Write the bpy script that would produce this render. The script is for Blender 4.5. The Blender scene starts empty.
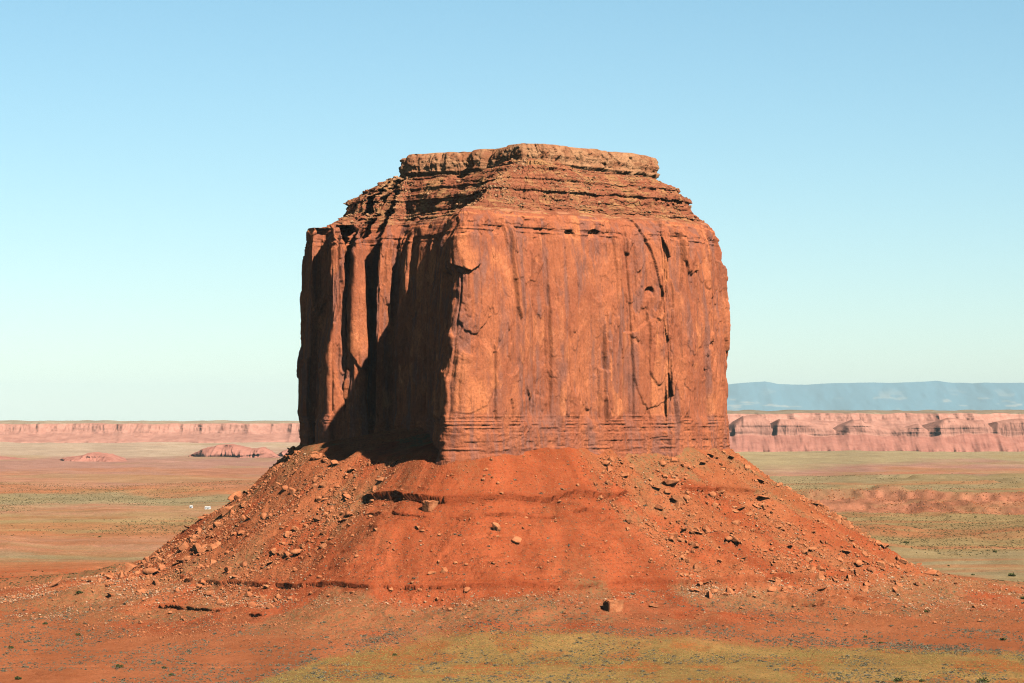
import bpy, bmesh, math, random
import numpy as np
from mathutils import Matrix, Vector

# ------------------------------------------------------------------ camera, sky, sun, exposure
S = bpy.context.scene
C = S.collection
F = 3100.0            # focal length in pixels at 1024 wide
HZ = 405.0            # eye-level row
cam_d = bpy.data.cameras.new('camera')
cam = bpy.data.objects.new('camera', cam_d); C.objects.link(cam)
cam_d.sensor_width = 36.0
cam_d.lens = F / 1024 * 36.0
cam_d.clip_start = 1.0; cam_d.clip_end = 400000.0
cam.location = (0, 0, 0)
cam.rotation_euler = (math.radians(90) + math.atan((HZ - 341.5) / F), 0, 0)
S.camera = cam

SKY_LOW = (1.10, 1.27, 1.38, 1); SKY_MID = (1.07, 1.38, 1.36, 1); SKY_HIGH = (.13, .15, .15, 1)
SUN_AZ = 38.0         # degrees to the right of the direction back towards the camera
SUN_EL = 44.5
a, e = math.radians(SUN_AZ), math.radians(SUN_EL)
sun_dir = Vector((math.sin(a) * math.cos(e), -math.cos(a) * math.cos(e), math.sin(e)))
sl = bpy.data.lights.new('sun', 'SUN'); sl.energy = 5.0; sl.angle = math.radians(0.5); sl.color = (1.0, 0.93, 0.84)
so = bpy.data.objects.new('sun', sl); C.objects.link(so)
so.rotation_euler = sun_dir.to_track_quat('Z', 'Y').to_euler()

W = bpy.data.worlds.new('World'); S.world = W; W.use_nodes = True
nt = W.node_tree; nt.nodes.clear()
sky = nt.nodes.new('ShaderNodeTexSky'); sky.sky_type = 'NISHITA'; sky.sun_disc = False
sky.sun_elevation = e
sky.sun_rotation = math.atan2(sun_dir.x, sun_dir.y)
sky.altitude = 1700; sky.air_density = 1.0; sky.dust_density = 0.6; sky.ozone_density = 1.0
bg = nt.nodes.new('ShaderNodeBackground'); bg.inputs['Strength'].default_value = 0.06
wo = nt.nodes.new('ShaderNodeOutputWorld')
tc_ = nt.nodes.new('ShaderNodeTexCoord'); sp_ = nt.nodes.new('ShaderNodeSeparateXYZ'); nt.links.new(tc_.outputs['Generated'], sp_.inputs[0])
rp_ = nt.nodes.new('ShaderNodeValToRGB'); nt.links.new(sp_.outputs['Z'], rp_.inputs[0])   # clear desert sky, brightest low down
el_ = rp_.color_ramp.elements; el_[0].position = 0.0; el_[0].color = SKY_LOW; el_[1].position = .25; el_[1].color = SKY_HIGH
em_ = el_.new(.13); em_.color = SKY_MID
mx_ = nt.nodes.new('ShaderNodeMix'); mx_.data_type = 'RGBA'; mx_.blend_type = 'MULTIPLY'; mx_.inputs[0].default_value = 1.0
nt.links.new(sky.outputs[0], mx_.inputs[6]); nt.links.new(rp_.outputs[0], mx_.inputs[7])
nt.links.new(mx_.outputs[2], bg.inputs[0]); nt.links.new(bg.outputs[0], wo.inputs[0])

S.view_settings.view_transform = 'Standard'; S.view_settings.look = 'None'
S.view_settings.exposure = 0.58; S.view_settings.gamma = 1.0
S.view_settings.use_curve_mapping = False
S.render.engine = 'CYCLES'
cy = S.cycles
cy.max_bounces = 4; cy.diffuse_bounces = 0; cy.volume_bounces = 0; cy.transparent_max_bounces = 4
cy.use_denoising = True; cy.denoiser = 'OPENIMAGEDENOISE'; cy.denoising_input_passes = 'RGB_ALBEDO_NORMAL'; cy.denoising_prefilter = 'NONE'; cy.filter_width = 1.1
HAZE_DENSITY = 0.42e-5

rng = np.random.default_rng(7)
random.seed(7)

# ------------------------------------------------------------------ numeric noise
def _h(i, j, k, seed):
    x = (i.astype(np.int64) * 374761393 + j.astype(np.int64) * 668265263 + k * 1274126177 + seed * 974634777) & 0xffffffff
    x = ((x ^ (x >> 13)) * 1103515245) & 0xffffffff
    x = ((x ^ (x >> 16)) * 2654435761) & 0xffffffff
    return ((x ^ (x >> 15)) & 0xffffff) / float(0xffffff)

def noise(x, y, seed=0):                      # value noise, -1..1
    x, y = np.broadcast_arrays(np.asarray(x, float), np.asarray(y, float))
    i, j = np.floor(x), np.floor(y); fx, fy = x - i, y - j
    fx = fx * fx * fx * (fx * (fx * 6 - 15) + 10); fy = fy * fy * fy * (fy * (fy * 6 - 15) + 10)
    a = _h(i, j, 0, seed); b = _h(i + 1, j, 0, seed); c = _h(i, j + 1, 0, seed); d = _h(i + 1, j + 1, 0, seed)
    return ((a + (b - a) * fx) * (1 - fy) + (c + (d - c) * fx) * fy) * 2 - 1

def fbm(x, y, o=4, seed=0, g=0.5):
    s = 0; amp = 1; t = 0
    for n in range(o):
        s = s + amp * noise(x * 2 ** n + 17.3 * n, y * 2 ** n - 9.1 * n, seed + n * 13); t += amp; amp *= g
    return s / t * 1.5

def cells(x, y, seed=0, jit=0.9):             # F1, F2, id value
    x, y = np.broadcast_arrays(np.asarray(x, float), np.asarray(y, float))
    i, j = np.floor(x), np.floor(y)
    f1 = np.full(x.shape, 9.0); f2 = np.full(x.shape, 9.0); idv = np.zeros(x.shape)
    for di in (-1, 0, 1):
        for dj in (-1, 0, 1):
            ci, cj = i + di, j + dj
            px = ci + .5 + jit * (_h(ci, cj, 1, seed) - .5); py = cj + .5 + jit * (_h(ci, cj, 2, seed) - .5)
            d = np.hypot(px - x, py - y); m = d < f1
            f2 = np.where(m, f1, np.minimum(f2, d)); idv = np.where(m, _h(ci, cj, 3, seed), idv); f1 = np.where(m, d, f1)
    return f1, f2, idv

def sstep(a, b, x):
    t = np.clip((x - a) / (b - a), 0, 1); return t * t * (3 - 2 * t)

def gsm(a, sig, wrap=True):
    n = int(sig * 3) + 1; k = np.exp(-.5 * (np.arange(-n, n + 1) / sig) ** 2); k /= k.sum()
    p = np.concatenate([a[-n:], a, a[:n]]) if wrap else np.pad(a, ((n, n),) + ((0, 0),) * (a.ndim - 1), mode='edge')
    if a.ndim == 1: return np.convolve(p, k, 'valid')
    return np.stack([np.convolve(p[:, c], k, 'valid') for c in range(a.shape[1])], 1)

# ------------------------------------------------------------------ mesh and object helpers
def grid_mesh(name, P, wrap=False, attrs=None, cols=None, smooth=True):
    """P: rows x cols x 3"""
    R, K = P.shape[:2]
    idx = np.arange(R * K).reshape(R, K)
    if wrap: nx = np.roll(idx, -1, 1); A, B, D, E = idx[:-1], nx[:-1], nx[1:], idx[1:]
    else: A, B, D, E = idx[:-1, :-1], idx[:-1, 1:], idx[1:, 1:], idx[1:, :-1]
    q = np.stack([A, B, D, E], -1).reshape(-1, 4)
    return raw_mesh(name, P.reshape(-1, 3), q, attrs, cols, smooth)

def raw_mesh(name, V, Q, attrs=None, cols=None, smooth=True):
    n = Q.shape[1]
    me = bpy.data.meshes.new(name)
    me.vertices.add(len(V)); me.vertices.foreach_set('co', np.asarray(V, np.float32).ravel())
    me.loops.add(Q.size); me.loops.foreach_set('vertex_index', Q.astype(np.int32).ravel())
    me.polygons.add(len(Q)); me.polygons.foreach_set('loop_start', np.arange(0, Q.size, n, dtype=np.int32))
    me.polygons.foreach_set('use_smooth', np.full(len(Q), smooth))
    me.update(calc_edges=True); me.validate()
    for k, v in (attrs or {}).items():
        at = me.attributes.new(k, 'FLOAT', 'POINT'); at.data.foreach_set('value', np.asarray(v, np.float32).ravel())
    for k, v in (cols or {}).items():
        at = me.attributes.new(k, 'FLOAT_COLOR', 'POINT')
        v = np.asarray(v, np.float32).reshape(-1, 3); v = np.concatenate([v, np.ones((len(v), 1), np.float32)], 1)
        at.data.foreach_set('color', v.ravel())
    return me

def link(name, me, mat=None, parent=None, **props):
    o = bpy.data.objects.new(name, me); C.objects.link(o)
    if mat is not None and me is not None and not me.materials: me.materials.append(mat)
    if parent is not None: o.parent = parent
    for k, v in props.items(): o[k] = v
    return o

def W3(px, Y): return np.array([(px - 512) / F * Y, Y])

class NB:                                      # small node-building helper
    def __init__(s, name):
        s.m = bpy.data.materials.new(name); s.m.use_nodes = True; s.t = s.m.node_tree
        s.b = s.t.nodes['Principled BSDF']; s.b.inputs['Roughness'].default_value = 0.95
        s.b.inputs['Specular IOR Level'].default_value = 0.0
        s.pos = s.n('ShaderNodeNewGeometry').outputs['Position']
    def n(s, typ, **kw):
        x = s.t.nodes.new(typ)
        for k, v in kw.items(): setattr(x, k, v)
        return x
    def set(s, inp, v):
        if isinstance(v, bpy.types.NodeSocket): s.t.links.new(v, inp)
        else: inp.default_value = v
    def attr(s, name, col=False):
        return s.n('ShaderNodeAttribute', attribute_name=name).outputs['Color' if col else 'Fac']
    def noise(s, scale, stretch=(1, 1, 1), detail=4, rough=.55, dist=0, off=(0, 0, 0)):
        mp = s.n('ShaderNodeMapping'); s.set(mp.inputs['Vector'], s.pos); mp.inputs['Scale'].default_value = stretch; mp.inputs['Location'].default_value = off
        x = s.n('ShaderNodeTexNoise'); s.set(x.inputs['Vector'], mp.outputs[0]); x.inputs['Scale'].default_value = scale
        x.inputs['Detail'].default_value = detail; x.inputs['Roughness'].default_value = rough; x.inputs['Distortion'].default_value = dist
        return x.outputs['Fac']
    def rng(s, v, a, b, c=0., d=1., smooth=True):
        x = s.n('ShaderNodeMapRange', interpolation_type='SMOOTHSTEP' if smooth else 'LINEAR')
        for i, q in enumerate((v, a, b, c, d)): s.set(x.inputs[i], q)
        return x.outputs[0]
    def math(s, op, a, b=0.):
        x = s.n('ShaderNodeMath', operation=op); s.set(x.inputs[0], a); s.set(x.inputs[1], b); return x.outputs[0]
    def mix(s, f, a, b, mode='MIX'):
        x = s.n('ShaderNodeMix', data_type='RGBA', blend_type=mode)
        s.set(x.inputs[0], f)
        for i, q in ((6, a), (7, b)): s.set(x.inputs[i], q if isinstance(q, bpy.types.NodeSocket) else (*q, 1))
        return x.outputs[2]
    def done(s, col, bump=None, strength=.5, dist=1.0):
        s.set(s.b.inputs['Base Color'], col)
        if bump is not None:
            b = s.n('ShaderNodeBump'); b.inputs['Strength'].default_value = strength; b.inputs['Distance'].default_value = dist
            s.set(b.inputs['Height'], bump); s.set(s.b.inputs['Normal'], b.outputs[0])
        return s.m

# ------------------------------------------------------------------ materials
def mat_cliff():
    m = NB('red_sandstone_cliff')
    st = m.noise(1, (.085, .085, .010), 6, .62, .8)
    st2 = m.noise(1, (.30, .30, .022), 5, .65, .5, (40, 3, 9))
    big = m.noise(.028, (1, 1, .6), 5, .55, .4)
    bl = m.noise(.11, (1, 1, .7), 4, .6, .8, (5, 9, 2))
    c = m.mix(m.rng(big, .38, .62), (.37, .112, .054), (.47, .148, .066))
    fr_ = m.attr('fresh')
    c = m.mix(m.rng(fr_, .36, .82, 0, .85), c, (.62, .205, .084))
    c = m.mix(m.rng(bl, .56, .72, 0, .5), c, (.60, .195, .080))
    c = m.mix(m.math('MULTIPLY', m.rng(st, .47, .62, 0, .85), m.rng(fr_, .2, .7, 1, .25)), c, (.26, .112, .080))
    c = m.mix(m.rng(st2, .55, .72, 0, .5), c, (.17, .062, .036))
    c = m.mix(m.rng(m.attr('bed'), 0, 1, 0, .7), c, (.36, .10, .050))
    fine = m.noise(.7, (1, 1, .7), 5, .6)
    c = m.mix(m.rng(fine, .42, .68, 0, .42), c, (.22, .07, .035), 'MIX')
    pat = m.noise(.33, (1, 1, .45), 5, .7, .5, (3, 1, 8))
    c = m.mix(m.rng(pat, .54, .66, 0, .5), c, m.mix(1.0, c, (1.3, 1.5, 1.6), 'MULTIPLY'))
    hz = m.noise(1, (.01, .01, .8), 3, .6, .3)
    h = m.math('ADD', m.math('MULTIPLY', fine, .7), m.math('MULTIPLY', hz, .06))
    return m.done(c, h, 1.0, 1.0)

def mat_upper():
    m = NB('ledgy_upper_slope')
    hz = m.noise(1, (.02, .02, .55), 4, .65, .25)
    p = m.noise(.06, (1, 1, 1), 5, .62, .5)
    f = m.noise(.8, (1, 1, 1), 5, .7)
    c = m.mix(m.rng(hz, .38, .62), (.30, .095, .048), (.42, .145, .072))
    c = m.mix(m.math('MULTIPLY', m.rng(p, .46, .62), m.rng(m.attr('scree'), 0, 1, 0, 1)), c, (.50, .25, .105))
    c = m.mix(m.math('MULTIPLY', m.rng(m.noise(.5, (1, 1, 1), 4, .7, 0, (30, 0, 0)), .55, .66), m.rng(m.attr('scree'), 0, 1, 0, .6)), c, (.20, .17, .07))
    c = m.mix(m.rng(m.attr('bed'), 0, 1, 0, .9), c, (.55, .24, .125))
    c = m.mix(m.rng(f, .35, .7, 0, .4), c, (.22, .07, .04))
    return m.done(c, f, .9, 1.2)

def mat_cap():
    m = NB('pale_cap_sandstone')
    p = m.noise(.07, (1, 1, 1.6), 5, .6, .5); f = m.noise(.8, (1, 1, 1), 5, .7); hz = m.noise(1, (.03, .03, .5), 4, .6, .3)
    c = m.mix(m.rng(p, .38, .62), (.36, .145, .070), (.51, .26, .13))
    c = m.mix(m.rng(hz, .55, .72, 0, .5), c, (.28, .11, .06))
    c = m.mix(m.rng(f, .4, .7, 0, .35), c, (.25, .10, .055))
    return m.done(c, f, .9, 1.2)

def mat_ground():
    m = NB('desert_ground')
    c = m.attr('soil', True)
    q = m.noise(.018, (1, .5, 1), 6, .7, .2)
    c = m.mix(m.rng(q, .36, .64, 0, .5), c, m.mix(1.0, c, (.74, .68, .62), 'MULTIPLY'))
    f = m.noise(.55, (1, 1, 1), 6, .72); g = m.noise(.09, (1, 1, 1), 5, .65, .3)
    c = m.mix(m.rng(g, .35, .68, 0, .40), c, m.mix(1.0, c, (.72, .62, .58), 'MULTIPLY'))
    c = m.mix(m.rng(f, .50, .66, 0, .7), c, m.mix(1.0, c, (.55, .52, .58), 'MULTIPLY'))  # dark specks paint in the tiny shadows of the grit
    c = m.mix(m.rng(m.noise(.8, (1, 1, 1), 4, .7, 0, (9, 3, 1)), .57, .68, 0, .6), c, m.mix(1.0, c, (1.25, 1.75, 2.0), 'MULTIPLY'))
    v = m.math('MULTIPLY', m.attr('veg'), m.rng(m.noise(.35, (1, .5, 1), 4, .75, 0, (2, 20, 0)), .44, .60))
    c = m.mix(m.math('MULTIPLY', v, .75), c, (.17, .145, .065))
    gr = m.noise(1.1, (1, 1, 1), 4, .75, 0, (4, 8, 1))
    return m.done(c, m.math('ADD', m.math('ADD', f, m.math('MULTIPLY', q, 6)), m.math('MULTIPLY', gr, .6)), 1.0, 1.0)

def mat_far():
    m = NB('far_mesa_rock')
    c = m.attr('soil', True)
    f = m.noise(.012, (1, 1, 2), 6, .7); st = m.noise(1, (.02, .02, .003), 4, .6, .4)
    c = m.mix(m.rng(f, .4, .65, 0, .5), c, m.mix(1.0, c, (.66, .6, .6), 'MULTIPLY'))
    c = m.mix(m.rng(st, .5, .68, 0, .35), c, m.mix(1.0, c, (.7, .62, .62), 'MULTIPLY'))
    return m.done(c, f, .6, 8)

def mat_rock(name, c1, c2):
    m = NB(name)
    oi = m.n('ShaderNodeObjectInfo').outputs['Random']
    f = m.noise(.8, (1, 1, 1), 5, .65); p = m.noise(.25, (1, 1, 1), 3, .6, 0, (7, 7, 0))
    c = m.mix(m.rng(p, .32, .68), c1, c2)
    c = m.mix(m.rng(oi, 0, 1, 0, .25, False), c, (.28, .09, .042))
    c = m.mix(m.rng(f, .45, .75, 0, .45), c, (.24, .075, .035))
    return m.done(c, f, .8, .5)

def mat_plant(name, c1, c2):
    m = NB(name); f = m.noise(1.3, (1, 1, 1), 3, .6)
    m.b.inputs['Roughness'].default_value = .8
    return m.done(m.mix(m.rng(f, .35, .65), c1, c2))

def mat_plain(name, col, rough=.6):
    m = NB(name); f = m.noise(1.2, (1, 1, 1), 3, .6); m.b.inputs['Roughness'].default_value = rough
    return m.done(m.mix(m.rng(f, .3, .7, 0, .3), col, tuple(x * .75 for x in col)))

M_CLIFF, M_UP, M_CAP, M_GROUND, M_FAR = mat_cliff(), mat_upper(), mat_cap(), mat_ground(), mat_far()
M_ROCK = mat_rock('red_boulder_sandstone', (.42, .135, .055), (.58, .225, .098))
M_PALE = mat_rock('pale_rubble_sandstone', (.52, .30, .17), (.68, .48, .30))
M_SCREE = mat_rock('tan_scree', (.40, .19, .095), (.54, .32, .17))
M_SAGE = mat_plant('grey_sagebrush', (.17, .15, .10), (.24, .205, .13))
M_SCRUB = mat_plant('olive_desert_scrub', (.10, .092, .042), (.16, .135, .06))
M_GRASS = mat_plant('dry_yellow_grass', (.36, .25, .075), (.50, .35, .115))
M_SHRUB = mat_plant('green_desert_shrub', (.055, .065, .022), (.10, .105, .035))

# ------------------------------------------------------------------ the butte
PLAN = [(512, 2640), (640, 2610), (708, 2540), (725, 2480), (725, 2448), (720, 2418), (707, 2388), (691, 2364), (672, 2344),
        (664, 2345), (632, 2326), (626, 2324), (622, 2310), (600, 2294), (570, 2270), (540, 2249), (512, 2226), (488, 2209), (468, 2199), (453, 2197),
        (444, 2206), (443, 2222), (445, 2245), (438, 2262), (440, 2290), (432, 2310), (430, 2345), (416, 2364), (402, 2386), (394, 2400),
        (387, 2394), (377, 2391), (374, 2396), (373, 2422), (369, 2424), (367, 2398), (354, 2394), (352.5, 2398), (352, 2432), (348.5, 2434), (348, 2402), (331, 2394), (328, 2400),
        (327, 2438), (321, 2447), (310, 2441), (305, 2452), (304, 2470), (304, 2500), (312, 2560), (380, 2610), (450, 2640)]
ZB, ZR = -36.0, 140.0

def resample(pts, step, sig, vis=None):
    P = np.array([W3(*p) for p in pts]); P = np.vstack([P, P[:1]])
    L = np.concatenate([[0], np.cumsum(np.hypot(*np.diff(P, axis=0).T))])
    n = int(L[-1] / step); s = np.arange(n) * L[-1] / n
    Q = np.stack([np.interp(s, L, P[:, 0]), np.interp(s, L, P[:, 1])], 1)
    return gsm(Q, sig / step)

def normals(Q, sig):
    T = np.roll(Q, -1, 0) - np.roll(Q, 1, 0); T /= np.hypot(T[:, 0], T[:, 1])[:, None]
    N = np.stack([-T[:, 1], T[:, 0]], 1); N = gsm(N, sig); return N / np.hypot(N[:, 0], N[:, 1])[:, None]

STEP = 0.46
Q0 = resample(PLAN, STEP, 1.5)
L0 = np.arange(len(Q0)) * STEP
N0 = normals(Q0, 3 / STEP); N1 = normals(Q0, 14 / STEP)
# thin out the hidden back
keep = np.ones(len(Q0), bool)
hid = (Q0[:, 1] > 2520); keep[hid] = (np.arange(len(Q0))[hid] % 6 == 0)
Q0, L0, N0, N1 = Q0[keep], L0[keep], N0[keep], N1[keep]

def cliff_disp(s, z):
    """outward displacement in metres and masks, s,z same shape"""
    wob = .5 * noise(s / 9, z / 14, 3) + .9 * noise(s / 20, z / 45, 4)
    body = sstep(-16, -4, z) * (1 - sstep(126, 136, z))
    d = 4.0 * fbm(s / 40 + .3, z / 320, 3, 21)
    tone = np.zeros(s.shape)
    def slabs(width, height, seed, arch, jit=.8):
        """tall slabs between upright joints, each slab cut across at arched breaks: depth id, tone id, distance to the joint"""
        x = (s + wob) / width; k = np.floor(x); fx = x - k
        lo_, hi_ = k + jit * (_h(k, k * 0, 1, seed) - .5), k + 1 + jit * (_h(k + 1, k * 0, 1, seed) - .5)
        k = np.where(x < lo_, k - 1, np.where(x > hi_, k + 1, k))
        l2 = k + jit * (_h(k, k * 0, 1, seed) - .5); h2 = k + 1 + jit * (_h(k + 1, k * 0, 1, seed) - .5)
        u_ = np.clip((x - l2) / (h2 - l2), 0, 1)
        hh = height * (.6 + .9 * _h(k, k * 0, 2, seed))
        sk = (_h(k, k * 0, 5, seed) - .5) * 2
        y = (z + arch * (4 * u_ * (1 - u_) + sk * u_) + 2.0 * noise(s / 3, z / 9, seed + 4) + 90 * _h(k, k * 0, 3, seed)) / hh
        m = np.floor(y)
        return _h(k, m, 6, seed), _h(k, m, 7, seed), np.minimum(x - l2, h2 - x) * width, (y - m) * hh
    i1, t1, j1, v1 = slabs(21, 85, 31, 16); i2, t2, j2, v2 = slabs(9.5, 44, 37, 8); i3, t3, j3, v3 = slabs(4.2, 17, 41, 3)
    patchy = sstep(-.1, .4, fbm(s / 30, z / 45, 3, 43)); patchy3 = sstep(.05, .5, fbm(s / 22, z / 30, 3, 44))
    d = d + body * ((i1 - .5) * 5.6 + 2.4 * (.5 - np.abs(noise((s + 4 * wob) / 13, z / 130, 23))) + (i2 - .5) * 3.3 * (.3 + .7 * patchy) + (i3 - .5) * 2.1 * (.12 + .88 * patchy3))
    d = d - body * (1.6 * np.exp(-(j1 / .55) ** 2) * (t1 > .35) + .9 * np.exp(-(j2 / .45) ** 2) * (t2 > .55))
    f1, f2, ic = cells((s + 3 * wob) / 3.4, z / 6, 47); d = d + (ic - .5) * 1.0 * patchy * (.3 + .7 * body)
    d = d + .6 * fbm(s / 5, z / 12, 4, 61)
    # thin beds at the foot
    lo = 1 - sstep(-12, -4, z + 2.5 * noise(s / 30, 0 * z, 71))
    brk = noise(s / 9, z / 3.5, 73)
    b = noise(0 * s + 3, z / 1.5, 75) + .5 * noise(0 * s + 8, z / .7, 77)
    d = d + lo * (np.where(b > -.2, .2, -.65) * sstep(-.3, .5, brk) + .3)
    c1, c2, ib = cells(s / 3.2, z / 2.4, 79)
    d = d + lo * ((ib - .5) * .6 - .5 * (c2 - c1 < .08) * sstep(-.2, .4, noise(s / 12, z / 8, 80)))
    # beds under the rim
    up = sstep(118, 127, z + 3 * noise(s / 25, 0 * z, 81))
    b2 = noise(0 * s + 1, z / 2.1, 83)
    d = d + up * (np.where(b2 > 0, .55, -.55) * sstep(-.6, .2, noise(s / 12, z / 5, 85)))
    c1, c2, ib2 = cells(s / 6, z / 3.2, 87); d = d + up * (ib2 - .5) * 1.5
    fresh = np.clip(.12 + .42 * (t1 - .5) + .62 * (t2 - .35) + .4 * (t3 - .5) * patchy3 + .55 * fbm(s / 14, z / 26, 3, 91), 0, 1)
    white = np.exp(-((z - 137.2) / 1.0) ** 2) * sstep(-.3, .2, noise(s / 14, z / 2, 95))
    return d, np.maximum(.85 * fresh * (1 - lo) , .9 * white), lo * .35 * sstep(-.4, .4, noise(s / 20, z / 6, 98))

OUT = lambda t: np.interp(t, [-.3, 0, .4, .6, .8, .9, .95, 1.0], [4, 2.5, 1, 0, -2.5, -4.5, -7, -11])
zr = np.concatenate([np.arange(-62, -40, 3.0), np.arange(-40, -6, .40), np.arange(-6, 122, .52), np.arange(122, ZR + .01, .40)])
Sg, Zg = np.meshgrid(L0, zr)
D, fresh, bed = cliff_disp(Sg, Zg)
# individually seen features: (px, y-row, half width px, half height px, depth m, kind)
pxc = 512 + F * Q0[:, 0] / Q0[:, 1]
front = (L0 > L0[np.argmin(np.abs(Q0[:, 0] - W3(725, 2448)[0]) + 9 * np.abs(Q0[:, 1] - 2448))]) & (L0 < L0[np.argmin(Q0[:, 1])] + 14)
PX = np.broadcast_to(np.where(front, pxc, -999), Sg.shape)
ROW = HZ - F * Zg / Q0[:, 1][None]
def bite(px, row, w, h, dep):                 # a spalled hollow with a sharp arched top and a tapering foot
    global D, fresh
    x = (PX - px) / w; y = (ROW - row) / h
    top = -np.sqrt(np.clip(1 - x * x, 0, 1))
    m = (np.abs(x) < 1) & (y > top) & (y < 1)
    D = np.where(m, D - dep * np.clip((1 - y) / 2, 0, 1) ** .7, D)
    fresh = np.where(m, np.clip(fresh + .15, 0, 1), fresh)
def slab(poly, dep, fr=0.):                   # a slab that has come away, outline given as a polygon
    global D, fresh
    p = np.array(poly, float); ins = np.zeros(PX.shape, bool)
    wob = .9 * noise(PX / 9, ROW / 22, 111)
    X, Y = PX + wob, ROW
    for i in range(len(p)):
        (x1, y1), (x2, y2) = p[i], p[(i + 1) % len(p)]
        c = ((y1 > Y) != (y2 > Y)) & (X < (x2 - x1) * (Y - y1) / ((y2 - y1) + 1e-9) + x1)
        ins ^= c
    D = np.where(ins, D - dep, D); fresh = np.where(ins, np.clip(fresh + fr, 0, 1), fresh)
bite(577, 234, 6, 4, 4); bite(601, 233, 6, 4, 4); bite(652, 292, 4, 5, 5); bite(505, 421, 2, 22, 2.2); bite(713, 346, 4, 4, 3)
slab([(623, 208), (640, 212), (654, 250), (664, 296), (655, 318), (636, 332), (624, 332)], 2.4, -.5)
slab([(661, 300), (671, 297), (676, 340), (668, 400), (666, 436), (650, 438), (652, 380), (656, 340)], -.9, .4)
slab([(450, 235), (476, 232), (479, 264), (468, 271), (450, 262)], -3.4, .3)
slab([(459, 356), (466, 345), (478, 338), (486, 352), (492, 382), (484, 405), (470, 414), (458, 412)], -.6, .22)
pall = 512 + F * Q0[:, 0] / Q0[:, 1]
lp = np.exp(-(((pall - 326) / 6) ** 4)) * (np.abs(Q0[:, 1] - 2415) < 45)
D = D + lp[None] * 6 * (1 - sstep(35, 75, Zg + 10 * ((pall - 326) / 6)[None] ** 2))
nose = np.exp(-((Q0[:, 0] + 45) / 9) ** 2) * (Q0[:, 1] < 2240)
D = D + nose[None] * 3.2 * fbm(Zg / 26 + 3, L0[None] / 40, 4, 121, .6)
D = gsm(gsm(D, .65, False).T, .65, False).T
off = OUT((Zg - ZB) / (ZR - ZB)); off = np.where((pall < 345)[None] & (off < 0), off * .3, off)
XY = Q0[None] + N0[None] * D[..., None] + N1[None] * off[..., None]
nz_ = np.exp(-((Q0[:, 0] + 42) / 13) ** 2) * (Q0[:, 1] < 2260)
XY[..., 0] += nz_[None] * np.interp(HZ - F * Zg / 2205, [205, 222, 236, 266, 274, 300, 330, 375, 420, 455], [2.5, 0, -3.5, -3.5, 3.5, 3.5, 1, -3, -4.5, -5])
P = np.concatenate([XY, Zg[..., None]], -1)
butte = link('sandstone_butte', None, label='huge red sandstone butte with sheer walls and a skirt of fallen rock', category='butte')
link('cliff_wall', grid_mesh('cliff_wall', P[:, ::-1], True, {'fresh': fresh[:, ::-1], 'bed': bed[:, ::-1]}), M_CLIFF, butte)
RIM = P[-1].copy()

# cap plan
CAP = [(520, 2590), (600, 2560), (650, 2520), (657, 2470), (655, 2446), (640, 2424), (600, 2386), (575, 2360), (560, 2346), (541, 2330), (525, 2330), (508, 2348), (497, 2376), (478, 2394),
       (472, 2412), (455, 2416), (425, 2428), (406, 2434), (402, 2448), (404, 2480), (430, 2560)]
QC = resample(CAP, STEP, 3.0); NC = normals(QC, 5 / STEP); LC = np.arange(len(QC)) * STEP

# upper slope: ledges between rim and cap
d2 = ((RIM[:, None, :2] - QC[None, ::4]) ** 2).sum(-1)
TC = QC[::4][d2.argmin(1)]; TC = gsm(TC, 14)
fr = np.concatenate([np.linspace(0, .06, 12)[:-1], np.linspace(.06, .38, 64)[:-1], np.linspace(.38, .46, 60)[:-1], np.linspace(.46, .64, 48)[:-1], np.linspace(.64, 1.04, 84)])
ZP = lambda f: np.interp(f, [0, .03, .04, .07, .15, .157, .27, .276, .37, .385, .39, .405, .41, .425, .43, .45, .455, .52, .525, .6, .612, .618, .69, .695, .75, .756, .76, .86, .866, 1.04],
                            [140, 140.5, 142.2, 142.5, 143.2, 144.6, 146, 147.6, 149.8, 150.2, 153, 153.4, 156.4, 156.8, 159.6, 160, 162.6, 164, 165.2, 167.2, 167.5, 169.6, 171, 172, 173.2, 173.4, 175.2, 177, 178.0, 179.2])
Sg2, Fg = np.meshgrid(L0, fr)
base = RIM[None, :, :2] * (1 - Fg[..., None]) + TC[None] * Fg[..., None]
dirv = RIM[:, :2] - TC; ln = np.hypot(dirv[:, 0], dirv[:, 1]); dirv /= ln[:, None]
frontness = np.exp(-((TC[:, 0] - 14) / 26) ** 2) * (TC[:, 1] < 2400)
tw = np.exp(-((pall - 322) / 20) ** 6) * (Q0[:, 1] < 2500)
ZS = lambda f: np.interp(f, [0, .05, .4, .46, .6, 1.04], [140, 142.3, 151.5, 161, 167.3, 179.2])
fq = np.clip(Fg - .26 * tw[None] * (1 - sstep(.28, .4, Fg)), 0, 2) + .03 * fbm(base[..., 0] / 30, base[..., 1] / 30, 3, 221) * sstep(0, .1, Fg)
lk = sstep(-.35, .25, fbm(base[..., 0] / 20 + 4, base[..., 1] / 20, 3, 223) + .35 * (Sg2 * 0 + (pall < 440)[None]))
z = ZS(fq) * (1 - lk) + lk * ZP(fq) + 0 * ZP(np.clip(Fg - .26 * tw[None] * (1 - sstep(.28, .4, Fg)), 0, 2)) + sstep(.5, 1, Fg) * frontness[None] * 7
wig = 4.5 * fbm(Sg2 / 26, z / 60, 4, 201) + 1.1 * fbm(Sg2 / 9, z / 3.5, 3, 205) + 1.5 * noise(0 * Sg2, z / 1.3, 206)
q1, q2, qi = cells(Sg2 / 7, z / 3.0, 207); wig = wig + (qi - .5) * 1.6 - .8 * (q2 - q1 < .06)
edge = sstep(.0, .1, Fg) * (1 - sstep(.9, 1.0, Fg))
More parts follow.
